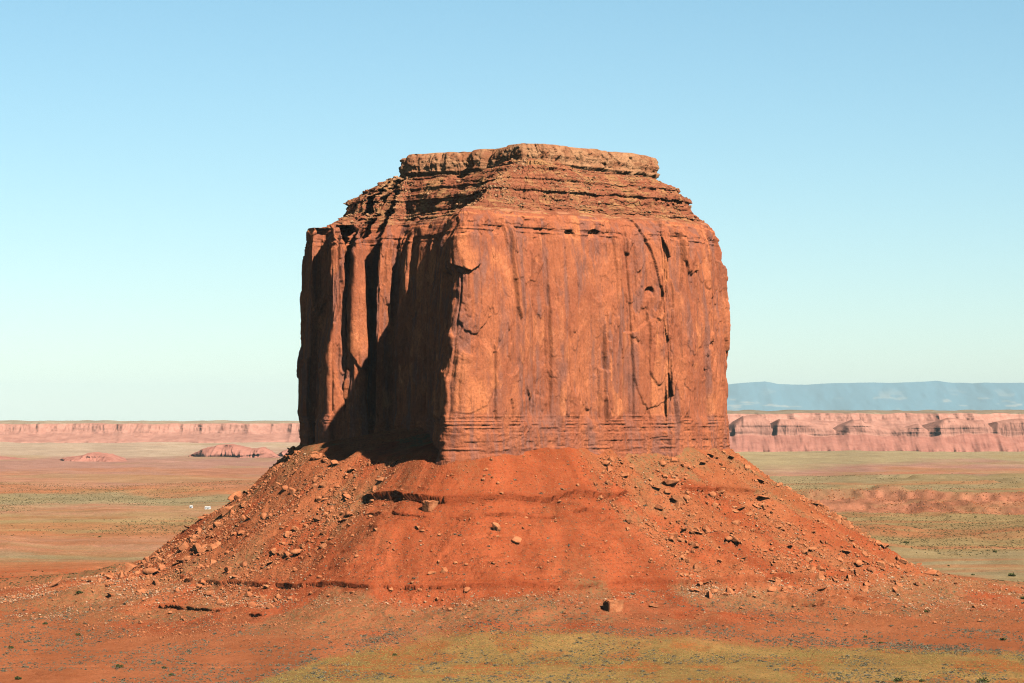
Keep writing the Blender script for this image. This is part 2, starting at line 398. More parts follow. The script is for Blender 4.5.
ud = fbm(base[..., 0] / 9, base[..., 1] / 9, 4, 211) * 1.1 * edge * np.clip(1.2 - np.gradient(ZP(fr), fr) / 100, 0, 1)[:, None]
XY = base + dirv[None] * (wig * edge)[..., None]
P2 = np.concatenate([XY, (z + ud)[..., None]], -1)
riser = np.clip(np.gradient(ZP(fr), fr) / 120, 0, 1)[:, None] * np.ones_like(Fg)
bed2 = np.exp(-((z - 141.4) / .9) ** 2) * sstep(-.2, .3, noise(Sg2 / 12, z, 213))
link('upper_ledges', grid_mesh('upper_ledges', P2[:, ::-1], True, {'scree': (1 - riser)[:, ::-1], 'bed': bed2[:, ::-1]}), M_UP, butte)

# cap rock
zc = np.concatenate([np.arange(170, 197.2, .55)])
Sg3, Zg3 = np.meshgrid(LC, zc)
t = (Zg3 - 177) / 20
prof = np.interp(t, [-.4, 0, .12, .19, .3, .7, .9, 1.0], [-4, -4, -3.2, 0, 1, .6, -.6, -3])
w3 = fbm(Sg3 / 14, Zg3 / 14, 3, 301) * 3
_, _, ci = cells((Sg3 + w3) / 13, (Zg3 + w3) / 26, 303); k1, k2, ci2 = cells((Sg3 + w3) / 5.5, Zg3 / 9, 305); j1, j2, ci3 = cells(Sg3 / 2.4, Zg3 / 2.5, 309)
dd = 5.0 * fbm(Sg3 / 26, Zg3 / 200, 2, 307) + (ci - .5) * 6 + (ci2 - .5) * 2.2 + (ci3 - .5) * .8 - 3.2 * np.exp(-(noise(Sg3 / 9 + w3 * .05, Zg3 / 60, 311) / .07) ** 2) + .9 * fbm(Sg3 / 4, Zg3 / 3, 4, 313, .7) + .7 * noise(0 * Sg3, Zg3 / 1.6, 315)
XYc = QC[None] + NC[None] * (prof + dd)[..., None]
Pc = np.concatenate([XYc, Zg3[..., None] + 0.0], -1)
cen = QC.mean(0)
topr = []
for q in np.linspace(.03, 1, 22):
    xy = Pc[-1, :, :2] * (1 - q) + cen * q
    zz = 197.2 + 1.0 * fbm(xy[:, 0] / 12, xy[:, 1] / 12, 3, 317) * min(1, q * 8) + 1.5 * min(1, q * 3)
    topr.append(np.concatenate([xy, zz[:, None]], 1))
Pc = np.concatenate([Pc, np.array(topr)], 0)
link('cap_rock', grid_mesh('cap_rock', Pc[:, ::-1], True), M_CAP, butte)

# ------------------------------------------------------------------ terrain functions
i0 = PLAN.index((453, 2197)); i1 = PLAN.index((304, 2500))
FOOT = PLAN[:i0 + 1] + [(443, 2208), (422, 2232), (395, 2262), (360, 2296), (335, 2322), (318, 2350), (305, 2390), (299, 2430)] + PLAN[i1:]   # debris fills the recess
QB = resample(FOOT, 3.0, 3.0)                  # cliff foot, coarse, for distances
cx = np.arange(-560, 561, 4.0); cyy = np.arange(1560, 2881, 4.0)
GX, GY = np.meshgrid(cx, cyy)
dist = np.full(GX.shape, 1e9)
for i in range(len(QB)):
    np.minimum(dist, (GX - QB[i, 0]) ** 2 + (GY - QB[i, 1]) ** 2, out=dist)
dist = np.sqrt(dist)
ins = np.zeros(GX.shape, bool)
for i in range(len(QB)):
    x1, y1 = QB[i]; x2, y2 = QB[(i + 1) % len(QB)]
    ins ^= ((y1 > GY) != (y2 > GY)) & (GX < (x2 - x1) * (GY - y1) / ((y2 - y1) + 1e-12) + x1)
dist = np.where(ins, -dist, dist)
ggy, ggx = np.gradient(dist, 4.0); gl = np.hypot(ggx, ggy) + 1e-6; ggx /= gl; ggy /= gl
def bil(A, X, Y):
    u = np.clip((X - cx[0]) / 4.0, 0, len(cx) - 1.001); v = np.clip((Y - cyy[0]) / 4.0, 0, len(cyy) - 1.001)
    i = u.astype(int); j = v.astype(int); fu = u - i; fv = v - j
    return (A[j, i] * (1 - fu) + A[j, i + 1] * fu) * (1 - fv) + (A[j + 1, i] * (1 - fu) + A[j + 1, i + 1] * fu) * fv

def angle(X, Y): return np.arctan2(X + 10, 2380 - Y)      # 0 straight towards the camera, + to the right

def talus(X, Y):
    d = bil(dist, X, Y); an = angle(X, Y)
    dn = d + 9 * fbm(an * 3, d / 90, 3, 401) * sstep(0, 60, d)
    dn = dn * (1 + .24 * sstep(-.9, -1.3, an) * sstep(5, 40, d) * (1 - sstep(110, 200, d)))
    zt = -34.5 + 4.5 * np.exp(-((an - .33) / .22) ** 2) + 4 * noise(an * 9, 0 * an, 403) - np.interp(dn, [-90, 0, 50, 103, 150, 200, 245, 330, 460], [-18, 0, 37, 70, 95, 107, 112.5, 117, 121])
    act = sstep(2, 30, d) * (1 - sstep(170, 260, d))
    # gullies and spurs running downslope
    zt = zt + act * 2.6 * (fbm(an * 7 + .35 * noise(d / 20, an * 4, 405), d / 110, 3, 407)) + act * 1.0 * fbm(an * 26 + .4 * noise(d / 9, an * 9, 408), d / 26, 3, 409)
    # ledges of harder beds
    def ledge(zt, zl, up, dn_, w, mask):
        r = zt - zl
        return zt + mask * np.where(r > 0, up * np.exp(-np.clip(r, 0, 99) / w), -dn_ * np.exp(-np.clip(-r, 0, 99) / w))
    nlev = 2.0 * noise(an * 6, 0 * an, 411) + .7 * noise(an * 37, 0 * an, 412)
    m1 = np.maximum(sstep(-.62, -.5, an) * (1 - sstep(.55, .75, an)), .8 * sstep(1.0, 1.15, an) * (1 - sstep(1.35, 1.6, an))) * sstep(-.55, .15, noise(an * 22, d * 0, 413) + .85)
    zl1 = -64 + nlev
    pre = zt
    hl = 1.5 + 1.0 * sstep(.05, -.25, an) + .6 * noise(an * 30, 0 * an, 414)
    zt = ledge(zt, zl1, hl, hl, 5, m1)
    m1b = sstep(-.5, -.4, an) * (1 - sstep(.35, .5, an)) * sstep(-.2, .3, noise(an * 17, d * 0, 415) + .3)
    zt = ledge(zt, zl1 - 12, .9, .9, 3, m1b); 
    m2 = sstep(-1.25, -1.1, an) * (1 - sstep(1.2, 1.3, an)) * sstep(-.6, .3, noise(an * 24, d * 0, 417) + .62 - .5 * sstep(-.25, -.5, an))
    zl2 = -119 + nlev * .8 - 6 * np.abs(np.sin(an)) 
    zt = ledge(zt, zl2, 1.25 + .5 * noise(an * 25, 0 * an, 416), 1.25, 4, m2)
    m3 = np.maximum(sstep(-.95, -.88, an) * (1 - sstep(-.5, -.42, an)), sstep(.5, .6, an) * (1 - sstep(.95, 1.05, an))) * sstep(-.3, .2, noise(an * 13, d * 0, 419))
    zl3 = -138.5 + nlev * .7
    zt = ledge(zt, zl3, 1.2, 1.2, 4, m3)
    cen_ = sstep(-.6, -.45, an) * (1 - sstep(.5, .7, an))
    for k, lv in enumerate(np.arange(-48, -114, -5.2)):
        zt = ledge(zt, lv + nlev + noise(an * 8, k + 0 * an, 421), .8, .8, 1.6, act * (.25 + .75 * cen_) * sstep(-.2, .4, noise(an * 15, k * 7.7 + 0 * an, 423)))
    lm = np.maximum.reduce([m1 * np.exp(-((zt - zl1) / 3) ** 2), m2 * np.exp(-((zt - zl2) / 2.4) ** 2), m3 * np.exp(-((zt - zl3) / 1.6) ** 2), .7 * m1b * np.exp(-((zt - zl1 + 12) / 1.4) ** 2)])
    zs = zt
    rough = fbm(X / 15, Y / 15, 3, 431) * 1.1 * act + fbm(X / 4.2, Y / 4.2, 3, 433, .7) * (.16 + .75 * act * (1 - .3 * cen_) * (.4 + .6 * sstep(-.3, .4, noise(X / 30, Y / 30, 432)))) 
    zt = zt + rough * (1 - .92 * lm) * sstep(-2, 6, d)
    # push the lip of each ledge outwards so that it overhangs
    lip = np.maximum.reduce([m1 * np.exp(-((zs - zl1 - hl) / 1.3) ** 2), .45 * m2 * np.exp(-((zs - zl2 - 1.2) / 1.2) ** 2), m3 * np.exp(-((zs - zl3 - 1.1) / .9) ** 2), .6 * m1b * np.exp(-((zs - zl1 + 11.2) / .8) ** 2)])
    und = np.maximum.reduce([m1 * np.exp(-((zs - zl1 + hl) / 1.3) ** 2), .45 * m2 * np.exp(-((zs - zl2 + 1.2) / 1.3) ** 2), m3 * np.exp(-((zs - zl3 + 1.1) / 1.0) ** 2), .6 * m1b * np.exp(-((zs - zl1 + 12.8) / .9) ** 2)])
    push = -2.7 * und + 3.0 * lip * (.6 + .4 * sstep(-.4, .4, noise(X / 14, Y / 40, 435)))
    return zt, push, lm, d, an

YBX = [-330, -170, -143, -130, -110, -54, 0, 123, 245, 318, 420]; YBY = [1400, 1600, 1695, 1778, 1900, 1985, 1985, 1975, 1945, 1920, 1880]
FARY = [-9e4, 0, 1500, 2000, 2600, 3600, 4400, 5000, 8000, 11000, 13000, 15000, 18500, 24000, 60000, 200000]
FARZ = [-150, -150, -151, -153, -156, -156, -154, -152, -170, -208, -222, -224, -224, -260, -700, -1700]
def soil(X, Y, z, d=None, an=None, lm=None):
    """base colour and plant cover of the ground from place alone"""
    X, Y = np.broadcast_arrays(X, Y)
    r = 405 - F * np.interp(Y, FARY, FARZ) / np.maximum(Y, 400)
    u = X / np.maximum(Y, 400)
    rn = r + 5 * fbm(X / np.maximum(Y, 400) * 14, r / 9, 4, 501) + 3 * fbm(X / (Y * .012 + 20), r / 2.5, 3, 503)
    red = np.array([.44, .102, .038]); org = np.array([.50, .19, .085]); oli = np.array([.40, .275, .125]); mau = np.array([.46, .24, .18]); pal = np.array([.55, .40, .28]); grn = np.array([.36, .275, .15]); pnk = np.array([.52, .25, .15])
    # left of the butte and right of it
    Lr = [(425, pnk), (436, pnk), (441, pal), (450, pal), (456, mau), (470, mau), (478, pnk), (491, org * 1.05), (496, grn), (505, grn), (510, pnk), (522, oli * 1.05), (533, org), (548, pnk * .95), (556, grn), (563, org), (580, red * 1.05), (620, red)]
    Rr = [(425, pnk), (446, mau), (450, grn * 1.2), (462, grn * 1.15), (468, mau), (476, pnk), (487, mau), (490, grn), (493, grn), (516, oli), (527, oli * .95), (534, org * .9), (539, oli * .95), (548, oli), (556, grn * 1.05), (600, grn), (620, red)]
    def ramp(tab):
        k = np.array([q[0] for q in tab]); v = np.array([q[1] for q in tab])
        return np.stack([np.interp(rn, k, v[:, c]) for c in range(3)], -1)
    lw = sstep(-.02, .03, -u)[..., None]
    col = ramp(Lr) * lw + ramp(Rr) * (1 - lw)
    patch = fbm(X / (Y * .02 + 10), Y / (Y * .06 + 10), 4, 507)
    col = col * (1 + .16 * patch[..., None])
    gmix = sstep(.15, .55, fbm(u * 30, r / 4, 4, 509))[..., None]
    col = col * (1 - .4 * gmix) + oli * .4 * gmix * (r < 600)[..., None] + col * .4 * gmix * (r >= 600)[..., None]
    om = (.5 * sstep(.05, .5, fbm(u * 22 + 3, r / 3.2, 4, 541)) * (r > 468) * (r < 600))[..., None]
    col = col * (1 - om) + org * om
    col = col * (1 + .17 * fbm(u * 70, r * .9, 4, 543, .7) * (r < 600))[..., None]
    veg = .25 + .3 * sstep(-.1, .5, patch)
    # foreground flat of yellow-green grass
    yb = np.interp(X, YBX, YBY) + 22 * fbm(X / 60, Y / 60, 3, 511)
    fg = sstep(0, 45, yb - Y)
    fgc = np.array([.42, .235, .078]) * (1 + .2 * fbm(X / 30, Y / 70, 4, 513))[..., None]
    bare = sstep(.05, .5, fbm(X / 24, Y / 60, 4, 515) + .9 * sstep(1760, 1690, Y) * sstep(0, 200, X) + .05)[..., None]
    fgc = fgc * (1 - .75 * bare) + np.array([.47, .14, .042]) * .75 * bare
    near = sstep(2300, 2150, Y)
    col = col * (1 - near)[..., None] + np.array([.43, .140, .058]) * (1 + .16 * patch)[..., None] * near[..., None]
    col = col * (1 - fg)[..., None] + fgc * fg[..., None]
    veg = np.where(Y < 2150, .12 + .5 * fg, veg)
    if d is not None:
        on = 1 - sstep(215, 290, d)
        tc = red * (1 + .2 * fbm(an * 14, d / 50, 4, 517))[..., None]
        rocky = np.maximum(sstep(-.42, -.6, an), sstep(.42, .62, an)) * sstep(-.35, .35, fbm(an * 7, d / 45, 3, 519) + .2)
        tc = tc * (1 - .6 * rocky)[..., None] + np.array([.47, .165, .068]) * (.6 * rocky)[..., None]
        tan = sstep(.1, .6, fbm(an * 6 + 2, d / 60, 4, 521) + .3 * sstep(120, 200, d)) * (1 - .75 * sstep(-.55, -.45, an) * (1 - sstep(.4, .6, an)) * (d < 135))
        tc = tc * (1 - .5 * tan)[..., None] + np.array([.41, .19, .085]) * (.5 * tan)[..., None]
        tc = tc * (1 - .55 * lm)[..., None] + np.array([.32, .058, .020]) * (.55 * lm)[..., None]
        cz = sstep(-.6, -.45, an) * (1 - sstep(.5, .7, an)) * (d < 160)
        strat = noise(z / 1.1 + .4 * noise(an * 9, 0 * an, 531), .8 * noise(an * 5, 0 * an, 533), 535) + .6 * noise(z / .45, 0 * z, 537)
        tc = tc * (1 + (.04 + .09 * cz) * strat * sstep(-.5, .5, fbm(an * 13, d / 16, 3, 539)))[..., None]
        ap = sstep(150, 190, d) * (1 - fg)
        grey = (ap * sstep(-.1, .5, fbm(X / 40, Y / 50, 4, 523) + .12))[..., None]
        tc = tc * (1 - .4 * grey) + np.array([.34, .125, .058]) * .4 * grey
        on = on * (1 - fg)
        col = col * (1 - on)[..., None] + tc * on[..., None]
        veg = veg * (1 - on) + on * (.12 + .6 * tan + .1 * grey[..., 0])
    return np.clip(col, 0.01, .8), np.clip(veg, 0, 1)

def plain(X, Y):
    """height of the open ground"""
    far = np.interp(Y, FARY, FARZ)
    z = far + fbm(X / 260, Y / 500, 4, 601) * np.interp(Y, [1500, 2600, 5000, 9000], [1.2, 2.0, 3.5, 6]) + .35 * fbm(X / 14, Y / 22, 3, 603)
    # the red step on the right: ground rises away from us
    yl = 4330 - .16 * (X - 700) + 45 * fbm(X / 240, 0 * X + 2, 4, 605) + 26 * np.abs(fbm(X / 22, Y / 300, 3, 606)) + 30 * np.abs(fbm(X / 75, Y / 500, 2, 608))
    m = sstep(150, 480, X)
    st = np.clip((Y - yl) / 230, 0, 1); st = .5 * st + .2 * sstep(.25, .35, st) + .3 * sstep(.75, .88, st)
    z = z + m * (26 * st) * (1 - sstep(5200, 7500, Y))
    sc = m * sstep(-40, 20, Y - yl) * (1 - sstep(180, 300, Y - yl))
    z = z + sc * 3.2 * fbm(X / 16, Y / 22, 4, 611, .65)
    # low red rise on the left and further swells
    sw = sstep(.1, .7, fbm(X / 300, Y / 420, 3, 607)) * sstep(2500, 2900, Y) * (1 - sstep(5200, 7000, Y))
    z = z + 6 * sw * sstep(-.25, .1, fbm(X / 90, Y / 140, 3, 609))
    return z, sc

# talus mesh
xs = np.concatenate([np.arange(-470, -345, 1.6), np.arange(-345, 345, .86), np.arange(345, 471, 1.6)])
ys = np.concatenate([np.arange(1790, 1880, 1.6), np.arange(1880, 2440, .84), np.arange(2440, 2520, 2.5), np.arange(2520, 2850, 8)])
TX, TY = np.meshgrid(xs, ys)
TZ, push, lm, td, tan_ = talus(TX, TY)
eb = np.minimum.reduce([TX + 470, 470 - TX, TY - 1790, 2842 - TY])
pz, _ = plain(TX, TY)
TZ = np.where(td > 200, TZ + (pz + .5 - TZ) * sstep(250, 370, td), TZ)
TZ = TZ - 5 * (1 - sstep(0, 14, eb))
tcol, tveg = soil(TX, TY, TZ, td, tan_, lm)
px_ = TX + push * bil(ggx, TX, TY); py_ = TY + push * bil(ggy, TX, TY)
link('talus_slope', grid_mesh('talus_slope', np.stack([px_, py_, TZ], -1), False, {'veg': tveg}, {'soil': tcol}), M_GROUND, butte)

def hgt(X, Y):
    """height of whatever ground lies at X,Y"""
    X = np.asarray(X, float); Y = np.asarray(Y, float)
    i = np.clip(np.searchsorted(xs, X) - 1, 0, len(xs) - 2); j = np.clip(np.searchsorted(ys, Y) - 1, 0, len(ys) - 2)
    fu = np.clip((X - xs[i]) / (xs[i + 1] - xs[i]), 0, 1); fv = np.clip((Y - ys[j]) / (ys[j + 1] - ys[j]), 0, 1)
    t = (TZ[j, i] * (1 - fu) + TZ[j, i + 1] * fu) * (1 - fv) + (TZ[j + 1, i] * (1 - fu) + TZ[j + 1, i + 1] * fu) * fv
    p, _ = plain(X, Y)
    inside = (np.abs(X) < 455) & (Y > 1805) & (Y < 2830)
    return np.where(inside, np.maximum(t, p - 6), p)

# ground sheet
rows = [-6000, -2000, 0, 600, 1100]; y = 1400.0
while y < 190000:
    rows.append(y); y += 7.0 if 3950 < y < 5000 else max(5.0, y * .0042)
rows = np.array(rows)
uu = np.concatenate([np.linspace(-3.0, -.24, 50)[:-1], np.linspace(-.24, .24, 620), np.linspace(.24, 3.0, 50)[1:]])
GXs = uu[None] * (np.maximum(rows, 0)[:, None] + 700)
GYs = np.broadcast_to(rows[:, None], GXs.shape)
gz, sc = plain(GXs, GYs)
inside = sstep(0, 30, np.minimum.reduce([GXs + 455, 455 - GXs, GYs - 1802, 2830 - GYs]))
gcol, gveg = soil(GXs, GYs, gz)
scn = sc * (.7 + .3 * sstep(-.5, .3, noise(GXs / 60, GYs / 40, 621)))
gcol = gcol * (1 - .85 * scn)[..., None] + np.array([.45, .165, .095]) * (.85 * scn * (.95 + .45 * fbm(GXs / 14, GYs / 45, 4, 625)))[..., None]
trk = np.exp(-((GYs - (3330 + .25 * (GXs - 400) + 40 * noise(GXs / 120, 0 * GXs, 623))) / 14) ** 2) * sstep(360, 400, GXs)
gcol = gcol * (1 - .8 * trk)[..., None] + np.array([.55, .22, .11]) * (.8 * trk)[..., None]
gveg = gveg * (1 - scn) * (1 - trk)
gz = gz - 9 * inside
link('ground', grid_mesh('ground', np.stack([GXs, GYs, gz], -1), False, {'veg': gveg}, {'soil': gcol}), M_GROUND, kind='structure')

# ------------------------------------------------------------------ far mesas, knobs and mountains
def mesa(name, px0, px1, Y, prof_rows, depth, seed, colf, step_px=.5, amp=120, **props):
    """an escarpment facing the camera: prof_rows is a list of (setback m, height m, cliffness)"""
    n = int((px1 - px0) / step_px); pxs = np.linspace(px0, px1, n)
    X = (pxs - 512) / F * Y
    pr = np.array(prof_rows, float)
    tt = np.linspace(0, len(pr) - 1, 64)
    P = np.zeros((len(tt) + 4, n, 3)); col = np.zeros((len(tt) + 4, n, 3))
    pl = amp * fbm(X / 420, 0 * X, 4, seed) + amp * .55 * np.abs(fbm(X / 160, 0 * X + 5, 3, seed + 1))
    for k, t_ in enumerate(tt):
        sb = np.interp(t_, range(len(pr)), pr[:, 0]); h = np.interp(t_, range(len(pr)), pr[:, 1]); cl = np.interp(t_, range(len(pr)), pr[:, 2])
        w = pl * (.35 + .65 * cl) + cl * 24 * fbm(X / 55, h / 90 + 0 * X, 4, seed + 3) + (1 - cl) * 16 * fbm(X / 60, sb / 60 + 0 * X, 3, seed + 5)
        hv = h + 5 * fbm(X / 120, 0 * X + k * .3, 3, seed + 7) * (k > 0)
        P[k] = np.stack([X, Y + sb + w, hv - (90 if k == 0 else 0)], -1); col[k] = colf(X, h, t_)
    for j in range(4):
        P[len(tt) + j] = P[len(tt) - 1] + np.array([0, depth * (j + 1) / 4, -depth * .004 * (j + 1) if j < 3 else -400]); col[len(tt) + j] = col[len(tt) - 1]
    return link(name, grid_mesh(name, P, False, None, {'soil': col}), M_FAR, **props)

RED = np.array([.45, .195, .14]); PNK = np.array([.48, .235, .17]); TAN = np.array([.50, .33, .23]); GRY = np.array([.27, .21, .14])  # far rock colours; red and pink paled to carry part of the haze
def crow(row, Y): return (HZ - row) * Y / F
def cA(X, h, t): return np.where((t < 1.5), RED * .95, PNK * .95) * (1 + .1 * noise(X / 150, 0 * X + t * 3, 701))[:, None]
# right hand: rounded domes of cliff over a red skirt, and a flat plateau behind
Yr = 15000
def domes():
    n = 1500; pxs = np.linspace(560, 1110, n); X = (pxs - 512) / F * Yr
    top = np.interp(pxs, [560, 720, 733, 738, 747, 762, 774, 776, 785, 800, 818, 835, 842, 848, 860, 868, 872, 885, 897, 915, 925, 935, 950, 962, 975, 992, 1000, 1006, 1025, 1050, 1080, 1110],
                    [424, 426, 431, 424, 415, 414, 420, 428, 419, 420, 422, 425, 431, 428, 420, 420, 424, 425, 428, 427, 424, 430, 420, 419, 421, 420, 426, 421, 418, 422, 419, 423])
    top = top + 1.2 * fbm(X / 60, 0 * X, 3, 711)
    rowsn = 70; P = np.zeros((rowsn, n, 3)); col = np.zeros((rowsn, n, 3))
    pl = 75 * fbm(X / 420, 0 * X, 3, 713) + 65 * sstep(422, 431, gsm(top, 3, False))
    wv = 2.2 * fbm(X / 90, 0 * X, 4, 721)
    for k in range(rowsn):
        q = k / (rowsn - 1)
        if q < .3:
            f = q / .3; zrow = 452 + wv * (1 - f) - f * (16 + wv); sb = f * 170; cl = .25 + .5 * f; c = RED * .92
        elif q < .85:
            f = (q - .3) / .55; zrow = 436 - wv + (top - 436 + wv) * np.sin(f * math.pi / 2) ** .75; sb = 170 + 120 * f ** 3; cl = 1; c = PNK * .93
        else:
            f = (q - .85) / .15; zrow = top; sb = 290 + 700 * f; cl = 1 - f; c = PNK
        zz = (HZ - zrow) * Yr / F + (0 if q < .85 else -30 * (q - .85) / .15)
        w = pl * cl + cl * 12 * fbm(X / 75 + .6 * fbm(X / 300, 0 * X, 2, 716), 0 * X + q * 1.1, 5, 715, .62) + (1 - cl) * 26 * fbm(X / 38, 0 * X + q * 2.5, 3, 717)
        w = w + cl * 4 * sstep(-.2, .2, noise(0 * X + zz / 11, X / 500, 723)) * (q < .86)
        P[k] = np.stack([X, Yr + sb + w, zz + 0 * X], -1); col[k] = c * (1 + .12 * noise(X / 80, 0 * X + q * 9, 719))[:, None]
    P[0, :, 2] -= 90
    return link('domed_mesa', grid_mesh('domed_mesa', P, False, None, {'soil': col}), M_FAR, kind='structure')
domes()
Y2 = 17800
def cB(X, h, t): return np.where(t > 3.2, GRY, np.where(t < 2.2, PNK, PNK * 1.06)) * (1 + .12 * noise(X / 130, 0 * X + t * 3, 731))[:, None]
mesa('plateau', 560, 1130, Y2, [(0, crow(436, Y2), .3), (160, crow(424, Y2), .5), (230, crow(421, Y2), .9), (300, crow(414, Y2), 1), (420, crow(413, Y2), .6), (900, crow(410.5, Y2), .2)], 5000, 733, cB, amp=120, kind='structure')
Y3 = 18500
def cC(X, h, t): return np.where(t > 3.4, GRY * 1.3, np.where(t < 1.5, PNK * .95, PNK)) * (1 + .12 * noise(X / 130, 0 * X + t * 3, 741))[:, None]
mesa('long_mesa', -120, 560, Y3, [(0, crow(443, Y3), .2), (260, crow(434, Y3), .5), (300, crow(431.5, Y3), 1), (345, crow(424.5, Y3), 1), (430, crow(423.6, Y3), .6), (900, crow(421.5, Y3), .2)], 5000, 743, cC, amp=95, kind='structure')

def knob(px0, px1, row0, tops, Y, seed, label):
    n = max(60, int((px1 - px0) * 3)); pxs = np.linspace(px0, px1, n); X = (pxs - 512) / F * Y
    k_ = np.linspace(px0, px1, len(tops)); top = np.interp(pxs, k_, tops); top = gsm(top, n / 60 + 1, False) + 1.1 * fbm(X / 45, 0 * X, 3, seed)
    top[0] = top[-1] = row0 + 1
    R = 40; P = np.zeros((R, n, 3)); col = np.zeros((R, n, 3))
    half = .5 - .5 * np.cos(np.linspace(0, 2 * math.pi, n)); half = np.minimum(1, half * 3)
    for k in range(R):
        ph = k / (R - 1) * math.pi
        hh = np.minimum(1, np.sin(ph) ** .6 * 1.06)
        zrow = row0 + 1 + (top - row0 - 1) * hh
        w = (40 * fbm(X / 45, 0 * X + ph * .5, 4, seed + 2) + 45 * np.abs(fbm(X / 160, 0 * X + 2, 4, seed + 3))) * half
        zz_ = (HZ - zrow) * Y / F
        w = w + 22 * sstep(-.15, .15, noise(zz_ / 7, X / 300, seed + 6)) * half + 10 * fbm(X / 14, zz_ / 12, 3, seed + 8)
        P[k] = np.stack([X, Y - 260 * half * np.cos(ph) + w, (HZ - zrow) * Y / F - (4 if k in (0, R - 1) else 0)], -1)
        col[k] = RED * 1.0 * (1 + .1 * noise(X / 60, 0 * X + ph * 3, seed + 4))[:, None]
    return link('rock_outcrop', grid_mesh('rock_outcrop', P, False, None, {'soil': col}), M_FAR, label=label, category='rock outcrop', group='low red outcrops in front of the long far mesa')
knob(-30, 42, 463, [462, 457, 456.5, 457, 458, 460, 463], 12200, 761, 'low red rock ridge on the desert floor cut by the left edge of the photo')
knob(56, 133, 463, [462, 457.5, 457, 454, 453.5, 454, 455.5, 459, 463], 12000, 763, 'red rock outcrop with shadowed notches, standing between two longer ridges before the far mesa')
knob(188, 282, 458.5, [456, 451, 447, 444, 444, 446, 448, 446.5, 450, 458], 13200, 765, 'broad domed red outcrop on the plain nearest the left side of the butte')
knob(272, 340, 457, [456, 450, 447, 448, 452, 456], 13800, 767, 'red outcrop partly hidden behind the left wall of the butte')

def mountains():
    Y = 150000; n = 700; pxs = np.linspace(600, 1180, n); X = (pxs - 512) / F * Y
    top = np.interp(pxs, [600, 700, 728, 745, 757, 785, 800, 830, 860, 900, 940, 955, 972, 990, 1010, 1024, 1100, 1180], [400, 390, 386, 384.5, 383.5, 381.5, 384, 384.5, 383.5, 382.5, 382.5, 382, 380.6, 382.5, 383.5, 382.5, 384, 388])
    top = top + .5 * fbm(X / 1500, 0 * X, 4, 781)
    R = 60; P = np.zeros((R, n, 3)); col = np.zeros((R, n, 3))
    for k in range(R):
        q = k / (R - 1); zrow = 430 + (top - 430) * q ** 1.2
        w = 2400 * fbm(X / 2500, 0 * X + q * 1.2, 4, 783) * (1 - .6 * q)
        P[k] = np.stack([X, Y + 12000 * q + w, (HZ - zrow) * (Y + 12000 * q) / F + 40 * fbm(X / 1000, 0 * X + q * 6, 4, 785) * (q < .97)], -1)
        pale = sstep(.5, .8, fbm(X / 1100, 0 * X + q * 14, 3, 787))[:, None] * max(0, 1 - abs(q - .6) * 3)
        col[k] = np.array([.08, .21, .29]) * (1 - pale) + np.array([.30, .34, .34]) * pale  # blue of distant haze partly painted into the mountain colour
    return link('mountains', grid_mesh('mountains', P, False, None, {'soil': col}), M_FAR, kind='structure')
mountains()

# ------------------------------------------------------------------ boulders and rubble
def rock_verts(seed, sub, flat=(1, 1, 1), blocky=.5):
    bm = bmesh.new(); bmesh.ops.create_icosphere(bm, subdivisions=sub, radius=1.0)
    V = np.array([v.co[:] for v in bm.verts]); Fc = np.array([[v.index for v in f.verts] for f in bm.faces]); bm.free()
    r = np.random.default_rng(seed)
    for _ in range(9):                         # planar cuts: broken sandstone, not a ball
        nrm = r.normal(size=3); nrm /= np.linalg.norm(nrm); c = r.uniform(.36, .68)
        dd_ = V @ nrm; V = V - np.outer(np.clip(dd_ - c, 0, None), nrm)
    V = V + .03 * np.stack([noise(V[:, 0] * 3 + i * 9, V[:, 1] * 3 + V[:, 2] * 2, seed + i) for i in range(3)], 1)
    return V * np.array(flat), Fc

ROCKS = []
for k in range(10):
    r = np.random.default_rng(900 + k)
    V, Fc = rock_verts(900 + k, 3, (1, r.uniform(.7, 1), r.uniform(.5, .95)))
    me = raw_mesh('boulder', V, Fc, smooth=False); me.materials.append(M_ROCK); ROCKS.append(me)
V, Fc = rock_verts(977, 3, (1.25, .8, .3)); SLAB = raw_mesh('boulder', V, Fc, smooth=False); SLAB.materials.append(M_ROCK)
def block_mesh(name, mat, sx, sy, sz, seed, taper=.85):
    bm = bmesh.new(); bmesh.ops.create_cube(bm, size=2.0)
    for v in bm.verts:
        k = taper if v.co.z < 0 else 1
        v.co = Vector((v.co.x * sx * k, v.co.y * sy * k, v.co.z * sz))
    bmesh.ops.bevel(bm, geom=bm.edges[:], offset=.1 * min(sx, sy, sz), segments=2, affect='EDGES')
    bmesh.ops.subdivide_edges(bm, edges=bm.edges[:], cuts=3, use_grid_fill=True)
    for v in bm.verts:
        n_ = [float(noise(v.co.x * 1.7 + i * 11, v.co.y * 1.7 + v.co.z * 1.3, seed + i)) for i in range(3)]
        v.co += Vector(n_) * .17
    me = bpy.data.meshes.new(name); bm.to_mesh(me); bm.free(); me.materials.append(mat); return me
BLOCK = block_mesh('boulder', M_ROCK, 1, .95, .92, 5)

def hit(px, row):
    """first ground point met by the sight line through a photo pixel"""
    Ys = np.arange(1650, 2520, 1.0)
    X = (px - 512) / F * Ys; z = hgt(X, Ys); rw = HZ - F * z / Ys
    k = np.argmax(rw <= row)
    if rw[k] > row: k = np.argmin(np.abs(rw - row))
    return X[k], Ys[k], z[k]

